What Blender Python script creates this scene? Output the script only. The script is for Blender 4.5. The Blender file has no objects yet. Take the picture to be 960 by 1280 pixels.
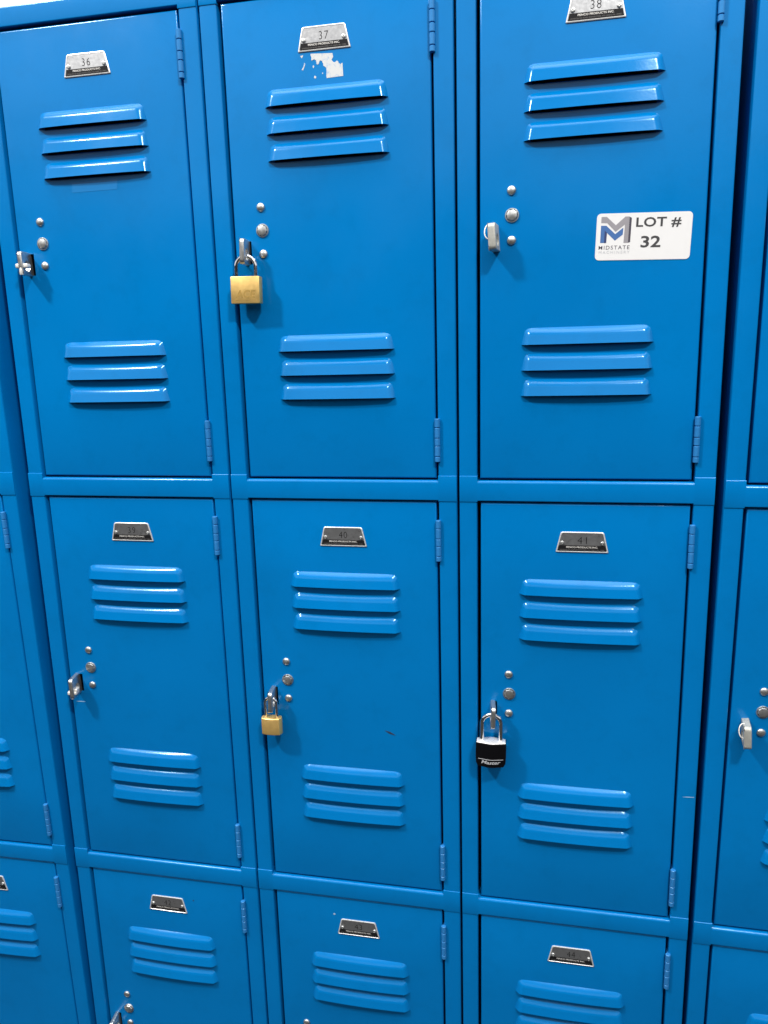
import bpy, bmesh, math, random
from mathutils import Vector, Matrix
random.seed(7)
scene = bpy.context.scene
COL = scene.collection
R = math.radians

# ------------------------------------------------------------------ measures (metres)
Z0 = 1.83            # height of the top edge of the first row of doors
PITCH = 0.3048       # column spacing
ROW = 0.5950         # row spacing
DW, DH = 0.1247, 0.5644   # door half width, door height
HALF = 0.1509        # half width of a column
DEPTH = 0.385

# ------------------------------------------------------------------ materials
def mat(name):
    m = bpy.data.materials.new(name); m.use_nodes = True
    return m, m.node_tree.nodes, m.node_tree.links, m.node_tree.nodes['Principled BSDF']

def noise(n, l, vec, scale, detail=3.0, rough=0.5):
    t = n.new('ShaderNodeTexNoise'); t.inputs['Scale'].default_value = scale
    t.inputs['Detail'].default_value = detail; t.inputs['Roughness'].default_value = rough
    l.new(vec, t.inputs['Vector'])
    return t.outputs['Fac']

def ramp(n, l, fac, a, b, ca, cb):
    r = n.new('ShaderNodeMapRange'); r.inputs['From Min'].default_value = a; r.inputs['From Max'].default_value = b
    r.inputs['To Min'].default_value = ca; r.inputs['To Max'].default_value = cb
    l.new(fac, r.inputs['Value'])
    return r.outputs['Result']

def enamel(name, base, rough):
    m, n, l, p = mat(name)
    g = n.new('ShaderNodeNewGeometry')
    pos = g.outputs['Position']
    # paint: slight tone drift, patchy gloss, sheet-metal unevenness and orange peel
    big = noise(n, l, pos, 3.1, 2.0)
    mix = n.new('ShaderNodeMix'); mix.data_type = 'RGBA'
    mix.inputs['A'].default_value = (base[0], base[1]*0.95, base[2]*0.95, 1)
    mix.inputs['B'].default_value = (base[0], base[1]*1.05, base[2]*1.04, 1)
    l.new(ramp(n, l, big, 0.35, 0.65, 0, 1), mix.inputs['Factor'])
    grime = noise(n, l, pos, 24.0, 6.0, 0.7)
    mg = n.new('ShaderNodeMix'); mg.data_type = 'RGBA'; mg.blend_type = 'MULTIPLY'
    mg.inputs['B'].default_value = (0.9, 0.93, 0.92, 1)
    l.new(ramp(n, l, grime, 0.50, 0.72, 0, 1), mg.inputs['Factor']); l.new(mix.outputs['Result'], mg.inputs['A'])
    l.new(mg.outputs['Result'], p.inputs['Base Color'])
    patch = noise(n, l, pos, 11.0, 5.0, 0.6)
    l.new(ramp(n, l, patch, 0.3, 0.7, rough-0.03, rough+0.07), p.inputs['Roughness'])
    sheet = noise(n, l, pos, 5.0, 1.0)
    peel = noise(n, l, pos, 420.0, 2.0)
    b1 = n.new('ShaderNodeBump'); b1.inputs['Strength'].default_value = 0.42; b1.inputs['Distance'].default_value = 0.010
    l.new(sheet, b1.inputs['Height'])
    b2 = n.new('ShaderNodeBump'); b2.inputs['Strength'].default_value = 0.10; b2.inputs['Distance'].default_value = 0.0004
    l.new(peel, b2.inputs['Height']); l.new(b1.outputs['Normal'], b2.inputs['Normal'])
    l.new(b2.outputs['Normal'], p.inputs['Normal'])
    p.inputs['IOR'].default_value = 1.45
    p.inputs['Specular Tint'].default_value = (0.62, 0.88, 1.0, 1)
    return m

def metal(name, base, rough, var=0.12, metallic=1.0, scale=260.0):
    m, n, l, p = mat(name)
    g = n.new('ShaderNodeNewGeometry')
    f = noise(n, l, g.outputs['Position'], scale, 4.0, 0.6)
    mix = n.new('ShaderNodeMix'); mix.data_type = 'RGBA'
    mix.inputs['A'].default_value = tuple(c*(1-var) for c in base)+(1,)
    mix.inputs['B'].default_value = tuple(min(1, c*(1+var)) for c in base)+(1,)
    l.new(f, mix.inputs['Factor']); l.new(mix.outputs['Result'], p.inputs['Base Color'])
    l.new(ramp(n, l, f, 0.3, 0.7, max(0.05, rough-0.06), rough+0.08), p.inputs['Roughness'])
    p.inputs['Metallic'].default_value = metallic
    return m

def plain(name, base, rough, spec=0.5, var=0.04):
    m, n, l, p = mat(name)
    g = n.new('ShaderNodeNewGeometry')
    f = noise(n, l, g.outputs['Position'], 90.0, 4.0)
    mix = n.new('ShaderNodeMix'); mix.data_type = 'RGBA'
    mix.inputs['A'].default_value = tuple(c*(1-var) for c in base)+(1,)
    mix.inputs['B'].default_value = tuple(min(1, c*(1+var)) for c in base)+(1,)
    l.new(f, mix.inputs['Factor']); l.new(mix.outputs['Result'], p.inputs['Base Color'])
    p.inputs['Roughness'].default_value = rough
    p.inputs['Specular IOR Level'].default_value = spec
    return m

M = dict(
    blue=enamel('blue_enamel', (0.0, 0.158, 0.45), 0.16),
    hinge_blue=enamel('worn_hinge_enamel', (0.025, 0.185, 0.47), 0.20),
    inside=plain('cabinet_inside', (0.0, 0.10, 0.30), 0.5),
    tape=plain('tape_film', (0.004, 0.176, 0.475), 0.25),
    smear=plain('paint_smear', (0.01, 0.19, 0.52), 0.4),
    alu=metal('brushed_aluminium', (0.52, 0.53, 0.54), 0.32, 0.10, 0.90),
    faint_print=plain('faint_print', (0.16, 0.155, 0.15), 0.6, 0.2),
    steel=metal('zinc_steel', (0.56, 0.57, 0.56), 0.36, 0.22, 0.92),
    chrome=metal('chrome', (0.80, 0.80, 0.80), 0.12, 0.05),
    brass=metal('brass', (0.84, 0.56, 0.19), 0.36, 0.10, 0.65, 160.0),
    brass_dark=metal('engraved_brass', (0.55, 0.36, 0.11), 0.5, 0.1),
    black=plain('black_plastic', (0.003, 0.003, 0.004), 0.35, 0.25),
    print_shade_black=plain('black_print_and_shade', (0.010, 0.010, 0.011), 0.6, 0.15),
    print_white=plain('white_print', (0.72, 0.70, 0.66), 0.5),
    print_grey=plain('charcoal_print', (0.035, 0.035, 0.038), 0.6),
    paper=plain('white_paper', (0.68, 0.68, 0.68), 0.6, 0.3, 0.02),
    logo_grey=plain('logo_grey', (0.27, 0.26, 0.28), 0.6, 0.3),
    logo_dark=plain('logo_dark', (0.06, 0.055, 0.075), 0.6, 0.3),
    logo_blue=plain('logo_blue', (0.05, 0.13, 0.33), 0.6, 0.3),
    logo_navy=plain('logo_navy', (0.03, 0.045, 0.13), 0.6, 0.3),
    pale_print=plain('pale_print', (0.45, 0.46, 0.48), 0.6, 0.3),
    white_metal=metal('pale_zinc', (0.74, 0.72, 0.67), 0.40, 0.12, 0.2),
    pale_tab=metal('pale_tab', (0.44, 0.44, 0.40), 0.45, 0.2, 0.35),
    side=plain('cabinet_side', (0.0, 0.115, 0.34), 0.7, 0.1),
    scratch=plain('scratch_dark', (0.01, 0.03, 0.07), 0.7),
    chip=plain('scratch_pale', (0.35, 0.50, 0.62), 0.7),
    wall=plain('white_wall', (0.80, 0.80, 0.79), 0.8),
    bright=metal('gleam_zinc', (0.85, 0.85, 0.84), 0.28, 0.04, 0.5, 40.0),
    floor=plain('grey_floor', (0.02, 0.02, 0.02), 0.9, 0.1),
)

def torn_paper():
    m, n, l, p = mat('torn_paper')
    g = n.new('ShaderNodeNewGeometry')
    f = noise(n, l, g.outputs['Position'], 140.0, 5.0, 0.65)
    r_ = ramp(n, l, f, 0.32, 0.47, 0, 1)
    mix = n.new('ShaderNodeMix'); mix.data_type = 'RGBA'
    mix.inputs['A'].default_value = (0.18, 0.34, 0.56, 1); mix.inputs['B'].default_value = (0.54, 0.55, 0.55, 1)
    l.new(r_, mix.inputs['Factor']); l.new(mix.outputs['Result'], p.inputs['Base Color'])
    p.inputs['Roughness'].default_value = 0.7
    return m
M['torn_paper'] = torn_paper()

# ------------------------------------------------------------------ mesh helpers
def mesh_from(bm, name, mats, smooth=35):
    bmesh.ops.recalc_face_normals(bm, faces=bm.faces[:])
    me = bpy.data.meshes.new(name); bm.to_mesh(me); bm.free()
    for k in mats: me.materials.append(M[k])
    for p in me.polygons: p.use_smooth = True
    me.set_sharp_from_angle(angle=R(smooth))
    return me

def obj(name, me, parent=None, loc=(0, 0, 0), rot=(0, 0, 0), label=None):
    o = bpy.data.objects.new(name, me); COL.objects.link(o)
    o.location = loc; o.rotation_euler = rot
    if parent: o.parent = parent
    if label: o['label'] = label
    return o

def box(bm, x0, x1, y0, y1, z0, z1, bev=0.0, seg=2, mi=0, only=None):
    vs = [bm.verts.new((x, y, z)) for x in (x0, x1) for y in (y0, y1) for z in (z0, z1)]
    q = [(0, 1, 3, 2), (4, 6, 7, 5), (0, 4, 5, 1), (2, 3, 7, 6), (0, 2, 6, 4), (1, 5, 7, 3)]
    fs = [bm.faces.new([vs[i] for i in f]) for f in q]
    for f in fs: f.material_index = mi
    if bev > 0:
        es = {e for f in fs for e in f.edges}
        if only: es = {e for e in es if only(e)}
        r = bmesh.ops.bevel(bm, geom=list(es), offset=bev, segments=seg, affect='EDGES', profile=0.5)
        for f in r['faces']: f.material_index = mi

def prism(bm, pts, y_front, y_back, mi=0, mi_side=None):
    """outline of (x, z) points extruded along y"""
    a = [bm.verts.new((x, y_front, z)) for x, z in pts]
    b = [bm.verts.new((x, y_back, z)) for x, z in pts]
    f = [bm.faces.new(a), bm.faces.new(b[::-1])]
    n = len(pts)
    s = [bm.faces.new((a[i], b[i], b[(i+1) % n], a[(i+1) % n])) for i in range(n)]
    for k in f: k.material_index = mi
    for k in s: k.material_index = mi if mi_side is None else mi_side
    return f + s

def sweep_profile(bm, prof, axis, t0, t1, mi=0):
    """profile points (a, y) extruded along 'x' (a = z) or 'z' (a = x)"""
    mk = (lambda a, y, t: (t, y, a)) if axis == 'x' else (lambda a, y, t: (a, y, t))
    A = [bm.verts.new(mk(a, y, t0)) for a, y in prof]
    B = [bm.verts.new(mk(a, y, t1)) for a, y in prof]
    n = len(prof)
    fs = [bm.faces.new((A[i], B[i], B[(i+1) % n], A[(i+1) % n])) for i in range(n)]
    fs += [bm.faces.new(A), bm.faces.new(B[::-1])]
    for f in fs: f.material_index = mi

def round_bar(a0, a1, y_front, y_back, r0, r1, seg=4):
    """profile of a pressed bar: edges a0 and a1 rounded to the front with radii r0, r1"""
    p = [(a0, y_back)]
    for i in range(seg+1):
        t = math.pi/2*i/seg
        p.append((a0 + r0*(1-math.cos(t)), y_front + r0*(1-math.sin(t))))
    for i in range(seg+1):
        t = math.pi/2*(1-i/seg)
        p.append((a1 - r1*(1-math.cos(t)), y_front + r1*(1-math.sin(t))))
    p.append((a1, y_back))
    return p

def tube(bm, path, r, seg=12, mi=0, cap=True):
    rings = []
    up = None
    for i, c in enumerate(path):
        c = Vector(c)
        d = (Vector(path[min(i+1, len(path)-1)]) - Vector(path[max(i-1, 0)])).normalized()
        if up is None:
            up = d.orthogonal().normalized()
        up = (up - d*up.dot(d)).normalized()
        s = d.cross(up)
        rings.append([bm.verts.new(c + (up*math.cos(2*math.pi*k/seg) + s*math.sin(2*math.pi*k/seg))*r) for k in range(seg)])
    for a, b in zip(rings, rings[1:]):
        for k in range(seg):
            bm.faces.new((a[k], a[(k+1) % seg], b[(k+1) % seg], b[k])).material_index = mi
    if cap:
        bm.faces.new(rings[0][::-1]).material_index = mi
        bm.faces.new(rings[-1]).material_index = mi

def lathe(bm, prof, cx=0, cz=0, seg=24, mi=0):
    """profile of (radius, y) turned about the y axis through (cx, cz)"""
    rings = []
    for r, y in prof:
        if r < 1e-6: rings.append([bm.verts.new((cx, y, cz))])
        else: rings.append([bm.verts.new((cx+r*math.cos(2*math.pi*k/seg), y, cz+r*math.sin(2*math.pi*k/seg))) for k in range(seg)])
    for a, b in zip(rings, rings[1:]):
        for k in range(seg):
            k2 = (k+1) % seg
            if len(a) == 1: f = bm.faces.new((a[0], b[k], b[k2]))
            elif len(b) == 1: f = bm.faces.new((a[k], b[0], a[k2]))
            else: f = bm.faces.new((a[k], b[k], b[k2], a[k2]))
            f.material_index = mi

def text_into(bm, s, x0, x1, z0, z1, y, mi, bold=0.0, shear=0.0, spacing=1.0, thick=0.00008):
    """lettering fitted into a box on a y = const plane, facing -y, as thin raised print"""
    cu = bpy.data.curves.new('lettering', 'FONT'); cu.body = s; cu.size = 1.0; cu.resolution_u = 3
    cu.offset = bold; cu.shear = shear; cu.space_character = spacing
    o = bpy.data.objects.new('lettering', cu); COL.objects.link(o)
    bpy.context.view_layer.update()
    dg = bpy.context.evaluated_depsgraph_get()
    me = o.evaluated_get(dg).to_mesh()
    vs = [v.co.copy() for v in me.vertices]; fs = [list(p.vertices) for p in me.polygons]
    o.evaluated_get(dg).to_mesh_clear()
    bpy.data.objects.remove(o); bpy.data.curves.remove(cu)
    ax, bx = min(v.x for v in vs), max(v.x for v in vs); ay, by = min(v.y for v in vs), max(v.y for v in vs)
    nv = [bm.verts.new((x0+(v.x-ax)/(bx-ax)*(x1-x0), y, z0+(v.y-ay)/(by-ay)*(z1-z0))) for v in vs]
    for f in fs:
        try: bm.faces.new([nv[i] for i in f]).material_index = mi
        except ValueError: pass

def rounded_rect(w, h, r, seg=5, cx=0, cz=0):
    p = []
    for qx, qz, a0 in ((1, 1, 0), (-1, 1, 90), (-1, -1, 180), (1, -1, 270)):
        for i in range(seg+1):
            a = R(a0 + 90*i/seg)
            p.append((cx+qx*(w/2-r)+r*math.cos(a), cz+qz*(h/2-r)+r*math.sin(a)))
    return p

# ------------------------------------------------------------------ locker pieces
LIPS = (0.1174, 0.1474, 0.1774, 0.4027, 0.4327, 0.4627)   # lower lips of the six louvres below the door top

def door_mesh():
    bm = bmesh.new()
    r = 0.0022
    ix = DW - r
    xs = [-ix, -0.1112, -0.1034, -0.0670, 0.0670, ix]
    zs = {-r, -DH+r, -0.2675, -0.2950}
    for v in LIPS: zs |= {-(v-0.0125), -(v+0.0012)}
    zs = sorted(zs, reverse=True)
    def hole(xa, xb, za, zb):
        xm, zm = (xa+xb)/2, (za+zb)/2
        if -0.1112 < xm < -0.1034 and -0.2950 < zm < -0.2675: return True
        if abs(xm) < 0.067:
            for v in LIPS:
                if -(v+0.0012) < zm < -(v-0.0125): return True
        return False
    y = 0.0004
    V = {}
    def vert(i, j, yy):
        k = (i, j, yy)
        if k not in V: V[k] = bm.verts.new((xs[i], yy, zs[j]))
        return V[k]
    holes = []
    for i in range(len(xs)-1):
        for j in range(len(zs)-1):
            if hole(xs[i], xs[i+1], zs[j], zs[j+1]): holes.append((i, j)); continue
            bm.faces.new((vert(i, j, y), vert(i+1, j, y), vert(i+1, j+1, y), vert(i, j+1, y)))
    # sheet thickness inside every opening
    hs = set(holes)
    for i, j in holes:
        for (a, b, di, dj) in (((i, j), (i+1, j), 0, -1), ((i+1, j), (i+1, j+1), 1, 0), ((i+1, j+1), (i, j+1), 0, 1), ((i, j+1), (i, j), -1, 0)):
            if (i+di, j+dj) in hs: continue
            bm.faces.new((vert(a[0], a[1], y), vert(b[0], b[1], y), vert(b[0], b[1], y+0.0015), vert(a[0], a[1], y+0.0015)))
    # rounded folded edge all round
    n, m = len(xs)-1, len(zs)-1
    loop = [(i, 0) for i in range(n)] + [(n, j) for j in range(m)] + [(i, m) for i in range(n, 0, -1)] + [(0, j) for j in range(m, 0, -1)]
    prev = [vert(i, j, y) for i, j in loop]
    SEG = 4
    for s in range(1, SEG+2):
        t = math.pi/2*min(s, SEG)/SEG
        out, yy = r*math.sin(t), y + r*(1-math.cos(t))
        if s == SEG+1: yy = y + 0.018
        cur = []
        for i, j in loop:
            x = xs[i] + (-out if i == 0 else out if i == n else 0)
            z = zs[j] + (out if j == 0 else -out if j == m else 0)
            cur.append(bm.verts.new((x, yy, z)))
        L = len(loop)
        for k in range(L):
            bm.faces.new((prev[k], prev[(k+1) % L], cur[(k+1) % L], cur[k]))
        prev = cur
    return mesh_from(bm, 'door', ['blue'], 40)

def louvre_mesh():
    """pressed hood: swells out of the sheet below its top edge and stays open at its lower lip (lip at z = 0)"""
    bm = bmesh.new()
    H, D, NX, NT = 0.0198, 0.0090, 64, 14
    def prof(t):
        a = 1-(1-min(1, t/0.46))**2.0
        return 0.56*a + 0.44*t
    def pt(i, j, inset):
        s = -1 + 2*i/NX
        s = math.copysign(1-(1-abs(s))**1.6, s) if abs(s) > 1e-9 else 0   # more columns towards the ends
        t = j/NT
        w = 0.0708 + 0.0047*t
        if t < 0.25: w -= 0.0040*(1-t/0.25)**2
        x = s*w
        e = min(1.0, (w-abs(x))/0.0085)
        ends = (1-(1-e)**1.9)
        d = D*prof(t)*ends*(1-0.26*(abs(x)/w)**2.2)
        return (x, 0.0008-max(d-inset, -0.0004), H*(1-t))
    def grid(inset):
        return [[bm.verts.new(pt(i, j, inset)) for j in range(NT+1)] for i in range(NX+1)]
    A, B = grid(0.0), grid(0.0009)
    for i in range(NX):
        for j in range(NT):
            bm.faces.new((A[i][j], A[i][j+1], A[i+1][j+1], A[i+1][j]))
            bm.faces.new((B[i][j], B[i+1][j], B[i+1][j+1], B[i][j+1]))
        bm.faces.new((A[i][NT], B[i][NT], B[i+1][NT], A[i+1][NT]))
    return mesh_from(bm, 'louvre', ['blue'], 50)

def hinge_mesh():
    bm = bmesh.new()
    # five knuckles on one pin, centred on z = 0
    cuts = [(-0.0269, -0.0206), (-0.0198, -0.0075), (-0.0067, 0.0024), (0.0032, 0.0155), (0.0163, 0.0269)]
    for a, b in cuts:
        prof = [(0.0, a), (0.0029, a), (0.0034, a+0.0005), (0.0034, b-0.0005), (0.0029, b), (0.0, b)]
        rings = []
        for r_, z in prof:
            if r_ == 0: rings.append([bm.verts.new((0, 0, z))])
            else: rings.append([bm.verts.new((r_*math.cos(2*math.pi*k/14), r_*math.sin(2*math.pi*k/14), z)) for k in range(14)])
        for p, q in zip(rings, rings[1:]):
            for k in range(14):
                k2 = (k+1) % 14
                if len(p) == 1: bm.faces.new((p[0], q[k2], q[k]))
                elif len(q) == 1: bm.faces.new((p[k], p[k2], q[0]))
                else: bm.faces.new((p[k], p[k2], q[k2], q[k]))
    bmesh.ops.create_cone(bm, cap_ends=True, segments=10, radius1=0.0019, radius2=0.0019, depth=0.0530)
    box(bm, -0.0008, 0.0008, 0.002, 0.014, -0.0255, 0.0255)     # the leaf going into the gap
    return mesh_from(bm, 'hinge', ['hinge_blue'], 40)

def rivet_mesh(r=0.0052, h=0.0023):
    bm = bmesh.new()
    prof = [(r, 0.0008), (r, -0.0006)] + [(r*math.cos(R(a)), -0.0006-h*math.sin(R(a))) for a in (20, 40, 60, 78)] + [(0, -0.0006-h)]
    lathe(bm, prof)
    return mesh_from(bm, 'rivet', ['steel'], 50)

def plug_mesh():
    bm = bmesh.new()
    lathe(bm, [(0.0082, 0.0008), (0.0082, -0.0004), (0.0077, -0.0012), (0.0069, -0.0013), (0.0067, -0.0006)], seg=28)
    lathe(bm, [(0.0067, 0.0002), (0.0066, -0.0016), (0.0060, -0.0026), (0.0048, -0.0030), (0, -0.0031)], seg=8)
    return mesh_from(bm, 'hole_plug', ['steel'], 35)

def hasp_mesh(w, matname):
    """upright loop standing out of the slot in the door; w = width of the bar"""
    bm = bmesh.new()
    zo, yo, r = 0.0150, -0.0260, 0.005
    outer = [(0.0025, zo), (yo+r, zo)] + [(yo+r-r*math.sin(R(a)), zo-r+r*math.cos(R(a))) for a in (22, 45, 67, 90)] + \
            [(yo, -zo+r)] + [(yo+r-r*math.cos(R(a)), -zo+r-r*math.sin(R(a))) for a in (22, 45, 67, 90)] + [(0.0025, -zo)]
    ho = 14
    hole = [(-0.0128+0.0078*math.cos(2*math.pi*k/ho), -0.0030+0.0072*math.sin(2*math.pi*k/ho)) for k in range(ho)]
    A = [[bm.verts.new((x, y, z)) for y, z in outer] for x in (-w/2, w/2)]
    B = [[bm.verts.new((x, y, z)) for y, z in hole] for x in (-w/2, w/2)]
    n = len(outer)
    for q in (0, 1):
        es = [bm.edges.new((A[q][k], A[q][(k+1) % n])) for k in range(n)] + [bm.edges.new((B[q][k], B[q][(k+1) % ho])) for k in range(ho)]
        bmesh.ops.triangle_fill(bm, use_beauty=True, use_dissolve=False, edges=es)
    for k in range(n): bm.faces.new((A[0][k], A[0][(k+1) % n], A[1][(k+1) % n], A[1][k]))
    for k in range(ho): bm.faces.new((B[0][k], B[1][k], B[1][(k+1) % ho], B[0][(k+1) % ho]))
    rim = [e for q in (0, 1) for e in bm.edges if e.verts[0] in A[q] and e.verts[1] in A[q] and
           abs(A[q].index(e.verts[0])-A[q].index(e.verts[1])) == 1]
    bmesh.ops.bevel(bm, geom=rim, offset=0.0010, segments=2, affect='EDGES', profile=0.5)
    box(bm, -0.0034, 0.0034, 0.0022, 0.0034, -0.0134, 0.0134, mi=1)      # added filler plate, its black stands for the shade inside the slot
    return mesh_from(bm, 'hasp', [matname, 'print_shade_black'], 45)

def peg_mesh(kind):
    """bright pin pushed through the loop of a hasp that carries no padlock"""
    bm = bmesh.new()
    if kind == 0:
        box(bm, -0.0085, 0.0080, -0.0205-0.004, -0.0135, -0.0030, 0.0030, 0.0018, 3)
        tube(bm, [(-0.0005, -0.0235, -0.003), (-0.0005, -0.0245, -0.007), (-0.001, -0.0235, -0.0105)], 0.0026, 12)
    else:
        box(bm, -0.0080, 0.0062, -0.0245, -0.0125, -0.0052, 0.0012, 0.0024, 3)
        box(bm, 0.0022, 0.0068, -0.0235, -0.0150, -0.0010, 0.0046, 0.0016, 3)
        tube(bm, [(-0.002, -0.0185, -0.004), (-0.0025, -0.0195, -0.0125)], 0.0017, 10)
    return mesh_from(bm, 'latch_pin', ['white_metal'], 50)

def ring_mesh():
    bm = bmesh.new()
    path = []
    for k in range(17):
        a = R(75 + 235*k/16)
        path.append((-0.0020+0.0068*math.cos(a)*0.8, -0.017+0.003*math.sin(a), 0.0055+0.0085*math.sin(a)))
    tube(bm, path, 0.00075, 8)
    return mesh_from(bm, 'wire_ring', ['white_metal'], 60)

def plate_mesh(number):
    """trapezoid number plate with rim, number, black maker's band and two rivets; origin at its centre"""
    bm = bmesh.new()
    zt, zb, wt, wb, r = 0.0130, -0.0130, 0.0258, 0.0318, 0.0028
    out = [(-wb, zb), (wb, zb)]
    def rnd(p0, p1, p2, r_, k=5):
        a, b, c = Vector(p0), Vector(p1), Vector(p2)
        s, e = b+(a-b).normalized()*r_, b+(c-b).normalized()*r_
        return [tuple(s*(1-t)**2+b*2*t*(1-t)+e*t*t) for t in [i/k for i in range(k+1)]]
    poly = [(-wb, zb), (wb, zb), (wt, zt), (-wt, zt)]
    rad = [0.0012, 0.0012, r, r]
    pts = []
    for i in range(4): pts += rnd(poly[i-1], poly[i], poly[(i+1) % 4], rad[i])
    n = len(pts)
    def ring(scale, y): return [bm.verts.new((x*scale[0], y, z*scale[1])) for x, z in pts]
    rings = [ring((1, 1), 0.0006), ring((1, 1), -0.0006), ring((0.985, 0.965), -0.0010), ring((0.955, 0.905), -0.0010), ring((0.945, 0.885), -0.0006)]
    for a, b in zip(rings, rings[1:]):
        for k in range(n): bm.faces.new((a[k], a[(k+1) % n], b[(k+1) % n], b[k])).material_index = 5  # rim paler than the plate face: its reflection is put into the colour
    bm.faces.new(rings[-1]); bm.faces.new(rings[0][::-1])
    # black band over the lower third
    h = lambda z: wb*0.94 + (wt-wb)*(z-zb)/(zt-zb)
    prism(bm, [(-h(-0.0114), -0.0114), (h(-0.0114), -0.0114), (h(-0.0042), -0.0042), (-h(-0.0042), -0.0042)], -0.00075, -0.0003, 1)
    y = -0.00085
    text_into(bm, 'PENCO PRODUCTS INC.', -0.0190, 0.0190, -0.0074, -0.0053, y, 2, 0.012)
    text_into(bm, 'DIVISION OF ALAN WOOD STEEL CO. OAKS, PA. 19456', -0.0265, 0.0265, -0.0104, -0.0090, y, 4, 0.0)
    w = 0.0028*len(number)
    text_into(bm, number, -w, w, -0.0018, 0.0068, -0.00068, 1, -0.012, 0, 1.15)
    for sx in (-1, 1):
        lathe(bm, [(0.0026, -0.0004), (0.0026, -0.0011), (0.0021, -0.0019), (0.0010, -0.0022), (0.0009, -0.0017), (0, -0.0016)], sx*0.0242, -0.0012, 16, 3)
    return mesh_from(bm, 'number_plate', ['alu', 'print_shade_black', 'print_white', 'steel', 'faint_print', 'bright'], 40)

def sticker_mesh():
    bm = bmesh.new()
    prism(bm, rounded_rect(0.1028, 0.0505, 0.0045), -0.0002, 0.0002, 0)
    y = -0.00032
    def poly(pts, mi, yy=y): bm.faces.new([bm.verts.new((a, yy, b)) for a, b in pts]).material_index = mi
    poly([(-0.0465, 0.0217), (-0.0407, 0.0217), (-0.0304, 0.0125), (-0.0205, 0.0215), (-0.0160, 0.0215), (-0.0160, -0.0067), (-0.0209, -0.0067), (-0.0205, 0.0130), (-0.0303, 0.0054), (-0.0400, 0.0150), (-0.0465, 0.0151)], 1)
    poly([(-0.01595, 0.0213), (-0.0135, 0.0200), (-0.0137, -0.0059), (-0.01595, -0.0066)], 2)
    poly([(-0.0465, 0.0123), (-0.0407, 0.0122), (-0.0305, 0.0030), (-0.0220, 0.0098), (-0.0222, 0.0023), (-0.0305, -0.0041), (-0.0396, 0.0044), (-0.0399, -0.0063), (-0.0465, -0.0063)], 3)
    poly([(-0.0422, 0.0071), (-0.0396, 0.0044), (-0.0399, -0.0063), (-0.0422, -0.0064)], 4, y-0.0001)
    text_into(bm, 'MIDSTATE', -0.0478, -0.0140, -0.0136, -0.0094, y, 6, 0.004, 0, 1.25)
    text_into(bm, 'MACHINERY', -0.0474, -0.0136, -0.0182, -0.0151, y, 7, 0.0, 0, 1.4)
    text_into(bm, 'LOT #', -0.0084, 0.0398, 0.0090, 0.0203, y, 5, 0.022, 0, 1.05)
    text_into(bm, '32', -0.0022, 0.0192, -0.0122, 0.0004, y, 5, 0.022)
    return mesh_from(bm, 'lot_sticker', ['paper', 'logo_grey', 'logo_dark', 'logo_blue', 'logo_navy', 'print_grey', 'logo_dark', 'pale_print'], 30)

def residue_mesh():
    bm = bmesh.new()
    main = [(-0.0165, -0.0637), (0.0097, -0.0654), (0.0105, -0.0694), (0.0085, -0.0722), (0.0111, -0.0751), (0.0152, -0.0738), (0.0165, -0.0763), (0.0182, -0.0781), (0.0214, -0.0768), (0.0218, -0.0907), (0.0019, -0.0912), (0.0018, -0.0806), (-0.0017, -0.0778), (-0.0028, -0.0722), (-0.005, -0.0712), (-0.0075, -0.0757), (-0.0093, -0.0755), (-0.0104, -0.0707), (-0.0127, -0.0697), (-0.0141, -0.0711), (-0.0160, -0.0701)]
    # fray the torn edge
    fr = []
    for i, p in enumerate(main):
        q = main[(i+1) % len(main)]
        fr.append(p)
        torn = 3 <= i <= 7 or i >= 10
        k = 4 if torn else 1
        for j in range(1, k):
            t = j/k; d = 0.0007 if torn else 0
            fr.append((p[0]+(q[0]-p[0])*t+random.uniform(-d, d), p[1]+(q[1]-p[1])*t+random.uniform(-d, d)))
    prism(bm, fr, -0.00025, 0.0003)
    prism(bm, [(-0.0293, -0.0649), (-0.0256, -0.0644), (-0.0262, -0.0660), (-0.0276, -0.0675)], -0.0002, 0.0003)
    prism(bm, [(-0.0247, -0.0725), (-0.0234, -0.0738), (-0.0248, -0.0770), (-0.0265, -0.0804), (-0.0283, -0.0798), (-0.0258, -0.0768)], -0.0002, 0.0003)
    for cx, cz, s in ((-0.0139, -0.0775, 1), (-0.0122, -0.0889, 1.3), (-0.0029, -0.0857, 0.7)):
        prism(bm, [(cx+s*0.0011*math.cos(a)*random.uniform(.5, 1), cz+s*0.0018*math.sin(a)*random.uniform(.5, 1)) for a in [k*math.pi/4 for k in range(8)]], -0.0002, 0.0003)
    return mesh_from(bm, 'label_residue', ['torn_paper'], 30)

def film(name, pts, mk, y=-0.0001):
    bm = bmesh.new(); prism(bm, pts, y, 0.0003)
    return mesh_from(bm, name, [mk], 30)

def blob(cx, cz, r, n=9):
    return [(cx+r*math.cos(2*math.pi*k/n)*random.uniform(.7, 1.1), cz+r*math.sin(2*math.pi*k/n)*random.uniform(.7, 1.1)) for k in range(n)]

def stroke(x0, z0, x1, z1, w):
    d = Vector((x1-x0, z1-z0)); nrm = Vector((-d.y, d.x)).normalized()*w/2
    up, dn = [], []
    for k in range(7):
        t = k/6; c = Vector((x0, z0))+d*t
        f = (1-abs(2*t-1)**2)*random.uniform(.7, 1.2)+0.15
        up.append(tuple(c+nrm*f)); dn.append(tuple(c-nrm*f))
    return up + dn[::-1]

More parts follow.
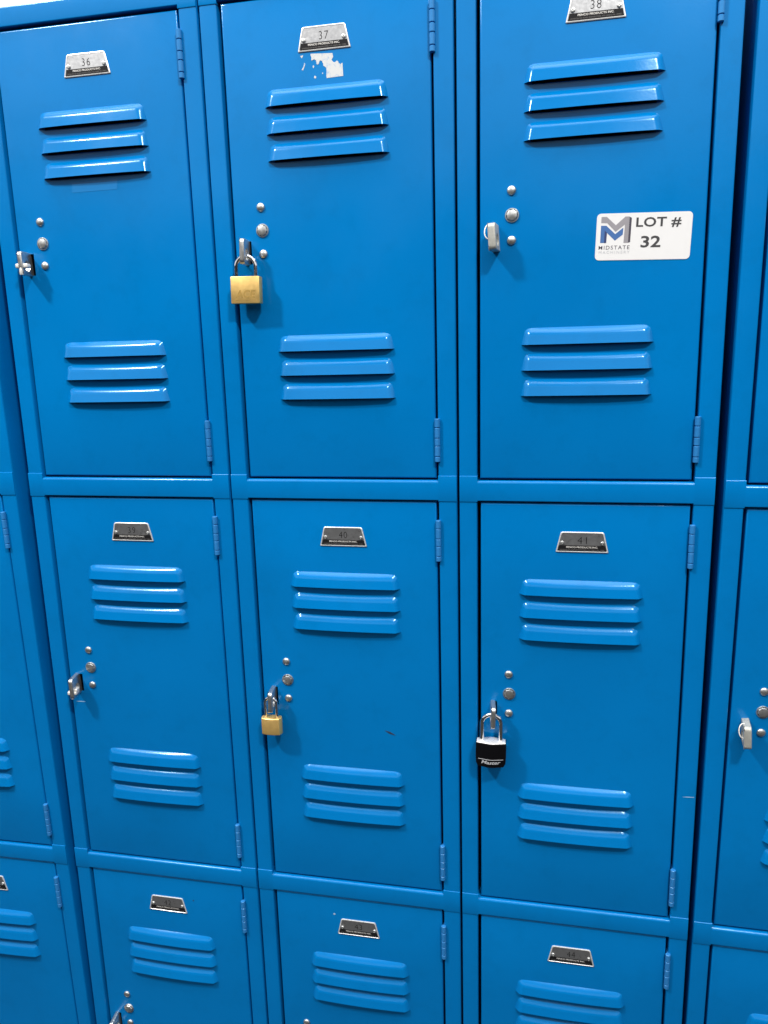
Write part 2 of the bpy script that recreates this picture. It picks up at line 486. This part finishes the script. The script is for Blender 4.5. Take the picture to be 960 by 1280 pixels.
def upright_mesh(side):
    bm = bmesh.new()
    a0, a1 = (0.1278, HALF) if side > 0 else (-HALF, -0.1287)
    ri, ro = 0.0018, 0.0022
    prof = round_bar(a0, a1, -0.0022, 0.030, ri if side > 0 else ro, ro if side > 0 else ri)
    sweep_profile(bm, prof, 'z', Z0-3*ROW-0.004, Z0+0.0255)
    return mesh_from(bm, 'frame_upright', ['blue'], 40)

def crossbar_mesh(zt_mid, zb_mid, zt_end, zb_end, lip=0.0036):
    """pressed rail: the middle closes the door opening, its ends lap over the uprights; z relative to the bar"""
    bm = bmesh.new()
    sweep_profile(bm, round_bar(zb_mid, zt_mid, -0.0031, 0.022, 0.0012, lip, 5), 'x', -0.1282, 0.1274)
    for a, b in ((-0.1505, -0.1282), (0.1274, 0.1505)):
        sweep_profile(bm, round_bar(zb_end, zt_end, -0.0031, 0.008, 0.0008, 0.0008, 3), 'x', a, b)
    return mesh_from(bm, 'crossbar', ['blue'], 40)

def body_mesh():
    bm = bmesh.new()
    zb, zt = Z0-3*ROW-0.03, Z0+0.0258
    for s in (-1, 1):
        a, b = sorted((s*0.1490, s*0.1503))
        box(bm, a, b, 0.006, DEPTH, zb, zt-0.002, mi=0)
    box(bm, -0.1489, 0.1489, DEPTH-0.0015, DEPTH, zb, zt-0.002, mi=1)
    box(bm, -0.1505, 0.1505, 0.010, DEPTH, zt-0.0018, zt-0.0003, mi=0)
    for k in (1, 2, 3):
        z = Z0-k*ROW+0.014
        box(bm, -0.1488, 0.1488, 0.024, DEPTH-0.002, z-0.001, z+0.001, mi=1)
    return mesh_from(bm, 'cabinet_body', ['side', 'inside'], 30)

def plinth_mesh():
    bm = bmesh.new()
    box(bm, -0.1500, 0.1500, 0.012, DEPTH-0.01, 0.0, Z0-3*ROW-0.031, 0.001, 1)
    return mesh_from(bm, 'plinth', ['blue'], 30)

ME = dict(door=door_mesh(), louvre=louvre_mesh(), hinge=hinge_mesh(), rivet=rivet_mesh(), plug=plug_mesh(),
          hasp=hasp_mesh(0.0060, 'steel'), hasp_wide=hasp_mesh(0.0088, 'pale_tab'),
          peg_a=peg_mesh(0), peg_b=peg_mesh(1), ring=ring_mesh(),
          up_l=upright_mesh(-1), up_r=upright_mesh(1), body=body_mesh(), plinth=plinth_mesh(),
          bar=crossbar_mesh(-0.5668, -0.5925, -0.5607, -0.5940), bar_top=crossbar_mesh(0.0258, 0.0032, 0.0258, -0.0008, 0.0016))

def locker_column(x, label, numbers, hasps, rz=0.0, tilt=0.0, dz=0.0, dx_foot=0.0):
    root = bpy.data.objects.new('locker_unit', None); COL.objects.link(root)
    root.location = (x+dx_foot, 0, dz); root.rotation_euler = (0, tilt, rz)
    root['label'] = label; root['category'] = 'locker'; root['kind'] = 'thing'; root['group'] = 'blue steel locker columns'
    root.empty_display_size = 0.1
    obj('cabinet_body', ME['body'], root); obj('plinth', ME['plinth'], root)
    obj('frame_upright', ME['up_l'], root); obj('frame_upright', ME['up_r'], root)
    obj('crossbar', ME['bar_top'], root, (0, 0, Z0))
    doors = []
    for k in range(3):
        z = Z0-k*ROW
        obj('crossbar', ME['bar'], root, (0, 0, z))
        d = obj('door', ME['door'], root, (random.uniform(-.0003, .0003), random.uniform(-.0003, .0002), z), (0, R(random.uniform(-.05, .05)), R(random.uniform(-.12, .12))))
        for v in LIPS: obj('louvre', ME['louvre'], d, (-0.0004, 0, -v))
        for v in (0.0499, 0.5159): obj('hinge', ME['hinge'], d, (0.1272, -0.0036, -v))
        obj('number_plate', plate_mesh(numbers[k]), d, (0.0002, 0, -0.0482))
        obj('rivet', ME['rivet'], d, (-0.0884, 0, -0.2285)); obj('rivet', ME['rivet'], d, (-0.0880, 0, -0.2833))
        obj('hole_plug', ME['plug'], d, (-0.0877, 0, -0.2557), (0, R(random.uniform(0, 45)), 0))
        h = hasps[k]
        hz = (-0.1066, 0, -0.2812)
        if h == 'wide':
            obj('hasp', ME['hasp_wide'], d, (-0.1066, 0, -0.2805), (0, R(-4), R(-6)), label='pale wide hasp tab with a thin wire ring')
            obj('wire_ring', ME['ring'], d, (-0.1105, 0, -0.2800))
        else:
            turn = R(10 if h.startswith('peg') else 6)      # the tabs sit a little askew in their slots
            hz = (-0.1066-0.026*math.sin(turn), 0, -0.2812)
            obj('hasp', ME['hasp'], d, hz, (0, R(2 if h == 'lock' else -2), turn))
            if h == 'peg_a': obj('latch_pin', ME['peg_a'], d, (-0.1105, 0, -0.2845), (0, 0, R(10)))
            if h == 'peg_b': obj('latch_pin', ME['peg_b'], d, (-0.1105, 0, -0.2860), (0, 0, R(10)))
        doors.append(d)
    return root, doors

cZ, dZ = locker_column(-2*PITCH, 'blue locker column at the left picture edge, only its hinge side in view', ['29', '32', '35'], ['bare', 'bare', 'bare'],
                       tilt=0, dz=-0.0010)
cA, dA = locker_column(-PITCH, 'blue locker column with top door 36, pins in its hasps and no padlock', ['36', '39', '42'], ['peg_a', 'peg_b', 'bare'])
cB, dB = locker_column(0, 'blue locker column with top door 37, torn white label and two brass padlocks', ['37', '40', '43'], ['lock', 'lock', 'bare'])
cC, dC = locker_column(PITCH, 'blue locker column with top door 38, white lot sticker and black padlock', ['38', '41', '44'], ['wide', 'lock', 'bare'])
cD, dD = locker_column(2*PITCH, 'blue locker column at the right picture edge, only its latch side in view', ['45', '48', '51'], ['bare', 'wide', 'bare'],
                       dz=-0.0040)
# the end columns stand a little out of plumb, leaving tapering gaps
cZ.rotation_euler[1] = R(-0.86); cZ.location.x = -2*PITCH + 0.0037 - 0.0065 + 0.0005
cD.rotation_euler[1] = R(0.36); cD.location.x = 2*PITCH - 0.0004

# marks on single doors
dB[0]['label'] = 'door 37 with the torn remains of a white label'
dC[0]['label'] = 'door 38 with a white lot sticker'
obj('label_residue', residue_mesh(), dB[0], (0, 0.0004, 0))
obj('lot_sticker', sticker_mesh(), dC[0], (0.0584, 0.0001, -0.2864), (0, R(1.7), 0), label='white auction sticker reading LOT # 32')
obj('tape_mark', film('tape_mark', [(-0.0366, -0.1835), (0.0275, -0.1835), (0.0260, -0.1950), (-0.0380, -0.1955)], 'tape'), dA[0], (0, 0.0003, 0))
obj('paint_scratch', film('paint_scratch', stroke(0.0486, -0.3222, 0.0636, -0.3284, 0.0022), 'scratch'), dB[1], (0, 0.0003, 0))
obj('paint_scratch', film('paint_scratch', stroke(0.1345, -ROW-0.3827, 0.1490, -ROW-0.3820, 0.0007), 'chip'), cC, (0, -0.0022, Z0))
obj('paint_chip', film('paint_chip', blob(-0.0360, -0.0290, 0.0017), 'chip'), dB[2], (0, 0.0003, 0))
obj('paint_chip', film('paint_chip', blob(0.0437, -0.0370, 0.0014), 'scratch'), dA[2], (0, 0.0003, 0))
obj('paint_scratch', film('paint_scratch', stroke(-0.118, -0.3120, -0.103, -0.3115, 0.0008), 'chip'), dA[1], (0, 0.0003, 0))

# ------------------------------------------------------------------ padlocks (origin at the shackle's crown)
def padlock(name, label, x, z, y):
    r = bpy.data.objects.new(name, None); COL.objects.link(r)
    r.location = (x, y, z); r['label'] = label; r['category'] = 'padlock'; r['group'] = 'padlocks hanging from the hasps'
    r.empty_display_size = 0.03
    return r

def shackle_mesh(half, leg, rad, mk, foot=0.006):
    """half = half distance of the leg axes, leg = drop from crown axis to body top"""
    bm = bmesh.new()
    path = [(-half, 0, -leg-foot)]
    for k in range(25):
        a = math.pi - math.pi*k/24
        path.append((half*math.cos(a), 0, -half+half*math.sin(a)))
    path.append((half, 0, -leg-foot))
    tube(bm, path, rad, 16)
    return mesh_from(bm, 'shackle', [mk], 50)

# large square brass padlock on door 37
bl = padlock('padlock', 'large square brass padlock with engraved letters, hanging on door 37', -0.1066, Z0-0.2865, -0.0140)
bm = bmesh.new()
box(bm, -0.0186, 0.0186, -0.0068, 0.0060, -0.0568, -0.0242, 0.0011, 2)
text_into(bm, 'ACE', -0.0125, 0.0135, -0.0505, -0.0405, -0.00690, 1, 0.03, 0.15)
box(bm, -0.0125, 0.0135, -0.00688, -0.0066, -0.0530, -0.0525, mi=1)
body = obj('lock_body', mesh_from(bm, 'lock_body', ['brass', 'brass_dark'], 35), bl)
obj('shackle', shackle_mesh(0.0125, 0.0242, 0.0026, 'chrome'), bl)
bl.rotation_euler = (R(-1.0), R(1.0), R(2))

# small rounded brass padlock on door 40
bs = padlock('padlock', 'small rounded brass padlock with a plain face, hanging on door 40', -0.1094, Z0-ROW-0.2772, -0.0150)
bm = bmesh.new()
hexa = [(-0.0147, -0.0018), (-0.0128, -0.0060), (-0.0060, -0.0078), (0.0060, -0.0078), (0.0128, -0.0060), (0.0147, -0.0018),
        (0.0147, 0.0018), (0.0128, 0.0060), (0.0060, 0.0078), (-0.0060, 0.0078), (-0.0128, 0.0060), (-0.0147, 0.0018)]
lo = [bm.verts.new((x, y, -0.0528)) for x, y in hexa]; hi = [bm.verts.new((x, y, -0.0284)) for x, y in hexa]
n = len(hexa)
for k in range(n): bm.faces.new((lo[k], lo[(k+1) % n], hi[(k+1) % n], hi[k]))
fl, fh = bm.faces.new(lo[::-1]), bm.faces.new(hi)
bmesh.ops.bevel(bm, geom=list(set(fl.edges) | set(fh.edges)), offset=0.0016, segments=3, affect='EDGES', profile=0.5)
obj('lock_body', mesh_from(bm, 'lock_body', ['brass'], 28), bs)
obj('shackle', shackle_mesh(0.0084, 0.0284, 0.0021, 'chrome'), bs)
bs.rotation_euler = (R(-1), R(-0.5), R(-1))

# black covered padlock on door 41
bk = padlock('padlock', 'black covered padlock with a bright chrome top, hanging on door 41', PITCH-0.1092, Z0-ROW-0.2800, -0.0150)
def hexring(w, d, e, z): return [(-w, -e, z), (-w*0.12, -d, z), (w*0.12, -d, z), (w, -e, z), (w, e, z), (w*0.12, d, z), (-w*0.12, d, z), (-w, e, z)]
bm = bmesh.new()
lev = [(0.0188, 0.0099, 0.0061, -0.0370), (0.0196, 0.0104, 0.0064, -0.0378), (0.0198, 0.0106, 0.0066, -0.0560), (0.0192, 0.0103, 0.0062, -0.0655), (0.0165, 0.0098, 0.0058, -0.0705), (0.0155, 0.0088, 0.0050, -0.0710)]
rg = [[bm.verts.new(p) for p in hexring(*l_)] for l_ in lev]
for a, b in zip(rg, rg[1:]):
    for k in range(8): bm.faces.new((a[k], b[k], b[(k+1) % 8], a[(k+1) % 8]))
bm.faces.new(rg[0]); bm.faces.new(rg[-1][::-1])
cover = mesh_from(bm, 'lock_cover', ['black'], 30)
ob = obj('lock_cover', cover, bk)
bm = bmesh.new()
lev = [(0.0176, 0.0084, 0.0046, -0.0358), (0.0185, 0.0094, 0.0056, -0.0362), (0.0187, 0.0098, 0.0060, -0.0366), (0.0187, 0.0098, 0.0060, -0.0386)]
rg = [[bm.verts.new(p) for p in hexring(*l_)] for l_ in lev]
for a, b in zip(rg, rg[1:]):
    for k in range(8): bm.faces.new((a[k], b[k], b[(k+1) % 8], a[(k+1) % 8]))
bm.faces.new(rg[0]); bm.faces.new(rg[-1][::-1])
obj('lock_body', mesh_from(bm, 'lock_body', ['bright'], 30), bk)
bm = bmesh.new()
text_into(bm, 'Master', -0.0122, 0.0128, -0.0652, -0.0605, 0, 0, 0.02, 0.25)
for k in range(12): box(bm, -0.0162+k*0.0027, -0.0135+k*0.0027, -0.0001, 0.0001, -0.0593, -0.0587)
for v in bm.verts:      # follow the faceted front of the cover
    fx = min(1, max(0, (abs(v.co.x)-0.0024)/0.0174))
    v.co.y += -0.0107 + fx*0.0040
obj('lettering', mesh_from(bm, 'lettering', ['pale_print'], 30), ob)
obj('shackle', shackle_mesh(0.0123, 0.0350, 0.0028, 'chrome'), bk)
bk.rotation_euler = (R(-1), R(0.8), R(2))

# ------------------------------------------------------------------ setting
bm = bmesh.new(); box(bm, -6, 6, DEPTH+0.012, DEPTH+0.112, 0.0, 3.6)
w = obj('wall', mesh_from(bm, 'wall', ['wall'])); w['kind'] = 'structure'; w['label'] = 'white wall showing above the lockers'; w['category'] = 'wall'
bm = bmesh.new(); box(bm, -6, 6, -6, DEPTH+0.012, -0.1, 0.0)
f = obj('floor', mesh_from(bm, 'floor', ['floor'])); f['kind'] = 'structure'; f['label'] = 'grey floor under the lockers'; f['category'] = 'floor'

# ------------------------------------------------------------------ light
wd = bpy.data.worlds.new('World'); scene.world = wd; wd.use_nodes = True
n, l = wd.node_tree.nodes, wd.node_tree.links
bg = n['Background']
tc = n.new('ShaderNodeTexCoord'); sx = n.new('ShaderNodeSeparateXYZ'); l.new(tc.outputs['Generated'], sx.inputs[0])
mr = n.new('ShaderNodeMapRange'); mr.interpolation_type = 'SMOOTHSTEP'
mr.inputs['From Min'].default_value = 0.168; mr.inputs['From Max'].default_value = 0.232
l.new(sx.outputs['Z'], mr.inputs['Value'])
mr.inputs['To Max'].default_value = 1.0
cr = n.new('ShaderNodeMapRange'); cr.interpolation_type = 'SMOOTHSTEP'      # above the pale far wall the ceiling between the fittings is dimmer
cr.inputs['From Min'].default_value = 0.42; cr.inputs['From Max'].default_value = 0.62; cr.inputs['To Max'].default_value = -0.70
l.new(sx.outputs['Z'], cr.inputs['Value'])
ad = n.new('ShaderNodeMath'); ad.operation = 'ADD'; l.new(mr.outputs['Result'], ad.inputs[0]); l.new(cr.outputs['Result'], ad.inputs[1])
ov = n.new('ShaderNodeMapRange'); ov.interpolation_type = 'SMOOTHSTEP'      # light fittings straight overhead
ov.inputs['From Min'].default_value = 0.76; ov.inputs['From Max'].default_value = 0.92; ov.inputs['To Max'].default_value = 4.6
l.new(sx.outputs['Z'], ov.inputs['Value'])
ad0 = n.new('ShaderNodeMath'); ad0.operation = 'ADD'; l.new(ad.outputs[0], ad0.inputs[0]); l.new(ov.outputs['Result'], ad0.inputs[1])
ad2 = n.new('ShaderNodeMath'); ad2.operation = 'ADD'; l.new(ad0.outputs[0], ad2.inputs[0]); ad2.inputs[1].default_value = 0.02
cm = n.new('ShaderNodeCombineColor')
for c, g in zip(('Red', 'Green', 'Blue'), (1.02, 1.0, 1.0)):
    mm = n.new('ShaderNodeMath'); mm.operation = 'MULTIPLY'; l.new(ad2.outputs[0], mm.inputs[0]); mm.inputs[1].default_value = g
    l.new(mm.outputs[0], cm.inputs[c])
l.new(cm.outputs[0], bg.inputs['Color'])
bg.inputs['Strength'].default_value = 1.0

def lamp(name, loc, target, power, sx_, sy_, col):
    d = bpy.data.lights.new(name, 'AREA'); d.shape = 'RECTANGLE'; d.size = sx_; d.size_y = sy_; d.energy = power; d.color = col
    o = bpy.data.objects.new(name, d); COL.objects.link(o); o.location = loc
    o.rotation_euler = (Vector(target)-Vector(loc)).to_track_quat('-Z', 'Y').to_euler()
    return o
lamp('ceiling_lamp', (-1.60, -1.50, Z0+1.74), (0, 0, Z0+0.3), 80, 0.24, 0.14, (1.0, 0.98, 0.95))
lamp('ceiling_lamp', (1.05, -1.70, Z0+1.50), (0, 0, Z0+0.3), 57, 0.24, 0.14, (1.0, 0.98, 0.95))

# ------------------------------------------------------------------ camera
cam = bpy.data.cameras.new('camera'); co = bpy.data.objects.new('camera', cam); COL.objects.link(co)
right = Vector((0.97886033, 0.20271734, -0.02716876)); down = Vector((0.01608765, -0.20873526, -0.97783985)); fwd = Vector((-0.20389618, 0.95673155, -0.20758391))
m = Matrix.Identity(4)
for i in range(3):
    m[i][0] = right[i]; m[i][1] = -down[i]; m[i][2] = -fwd[i]
m[0][3], m[1][3], m[2][3] = 0.26079748, -0.96110139, Z0-0.40058016
co.matrix_world = m
cam.sensor_fit = 'HORIZONTAL'; cam.sensor_width = 36.0; cam.lens = 971.1345/960*36
cam.clip_start = 0.02; cam.clip_end = 100
scene.camera = co
scene.render.resolution_x, scene.render.resolution_y = 768, 1024
scene.view_settings.view_transform = 'Standard'; scene.view_settings.look = 'None'
scene.view_settings.exposure = 0.0; scene.view_settings.gamma = 1.0
scene.cycles.max_bounces = 6
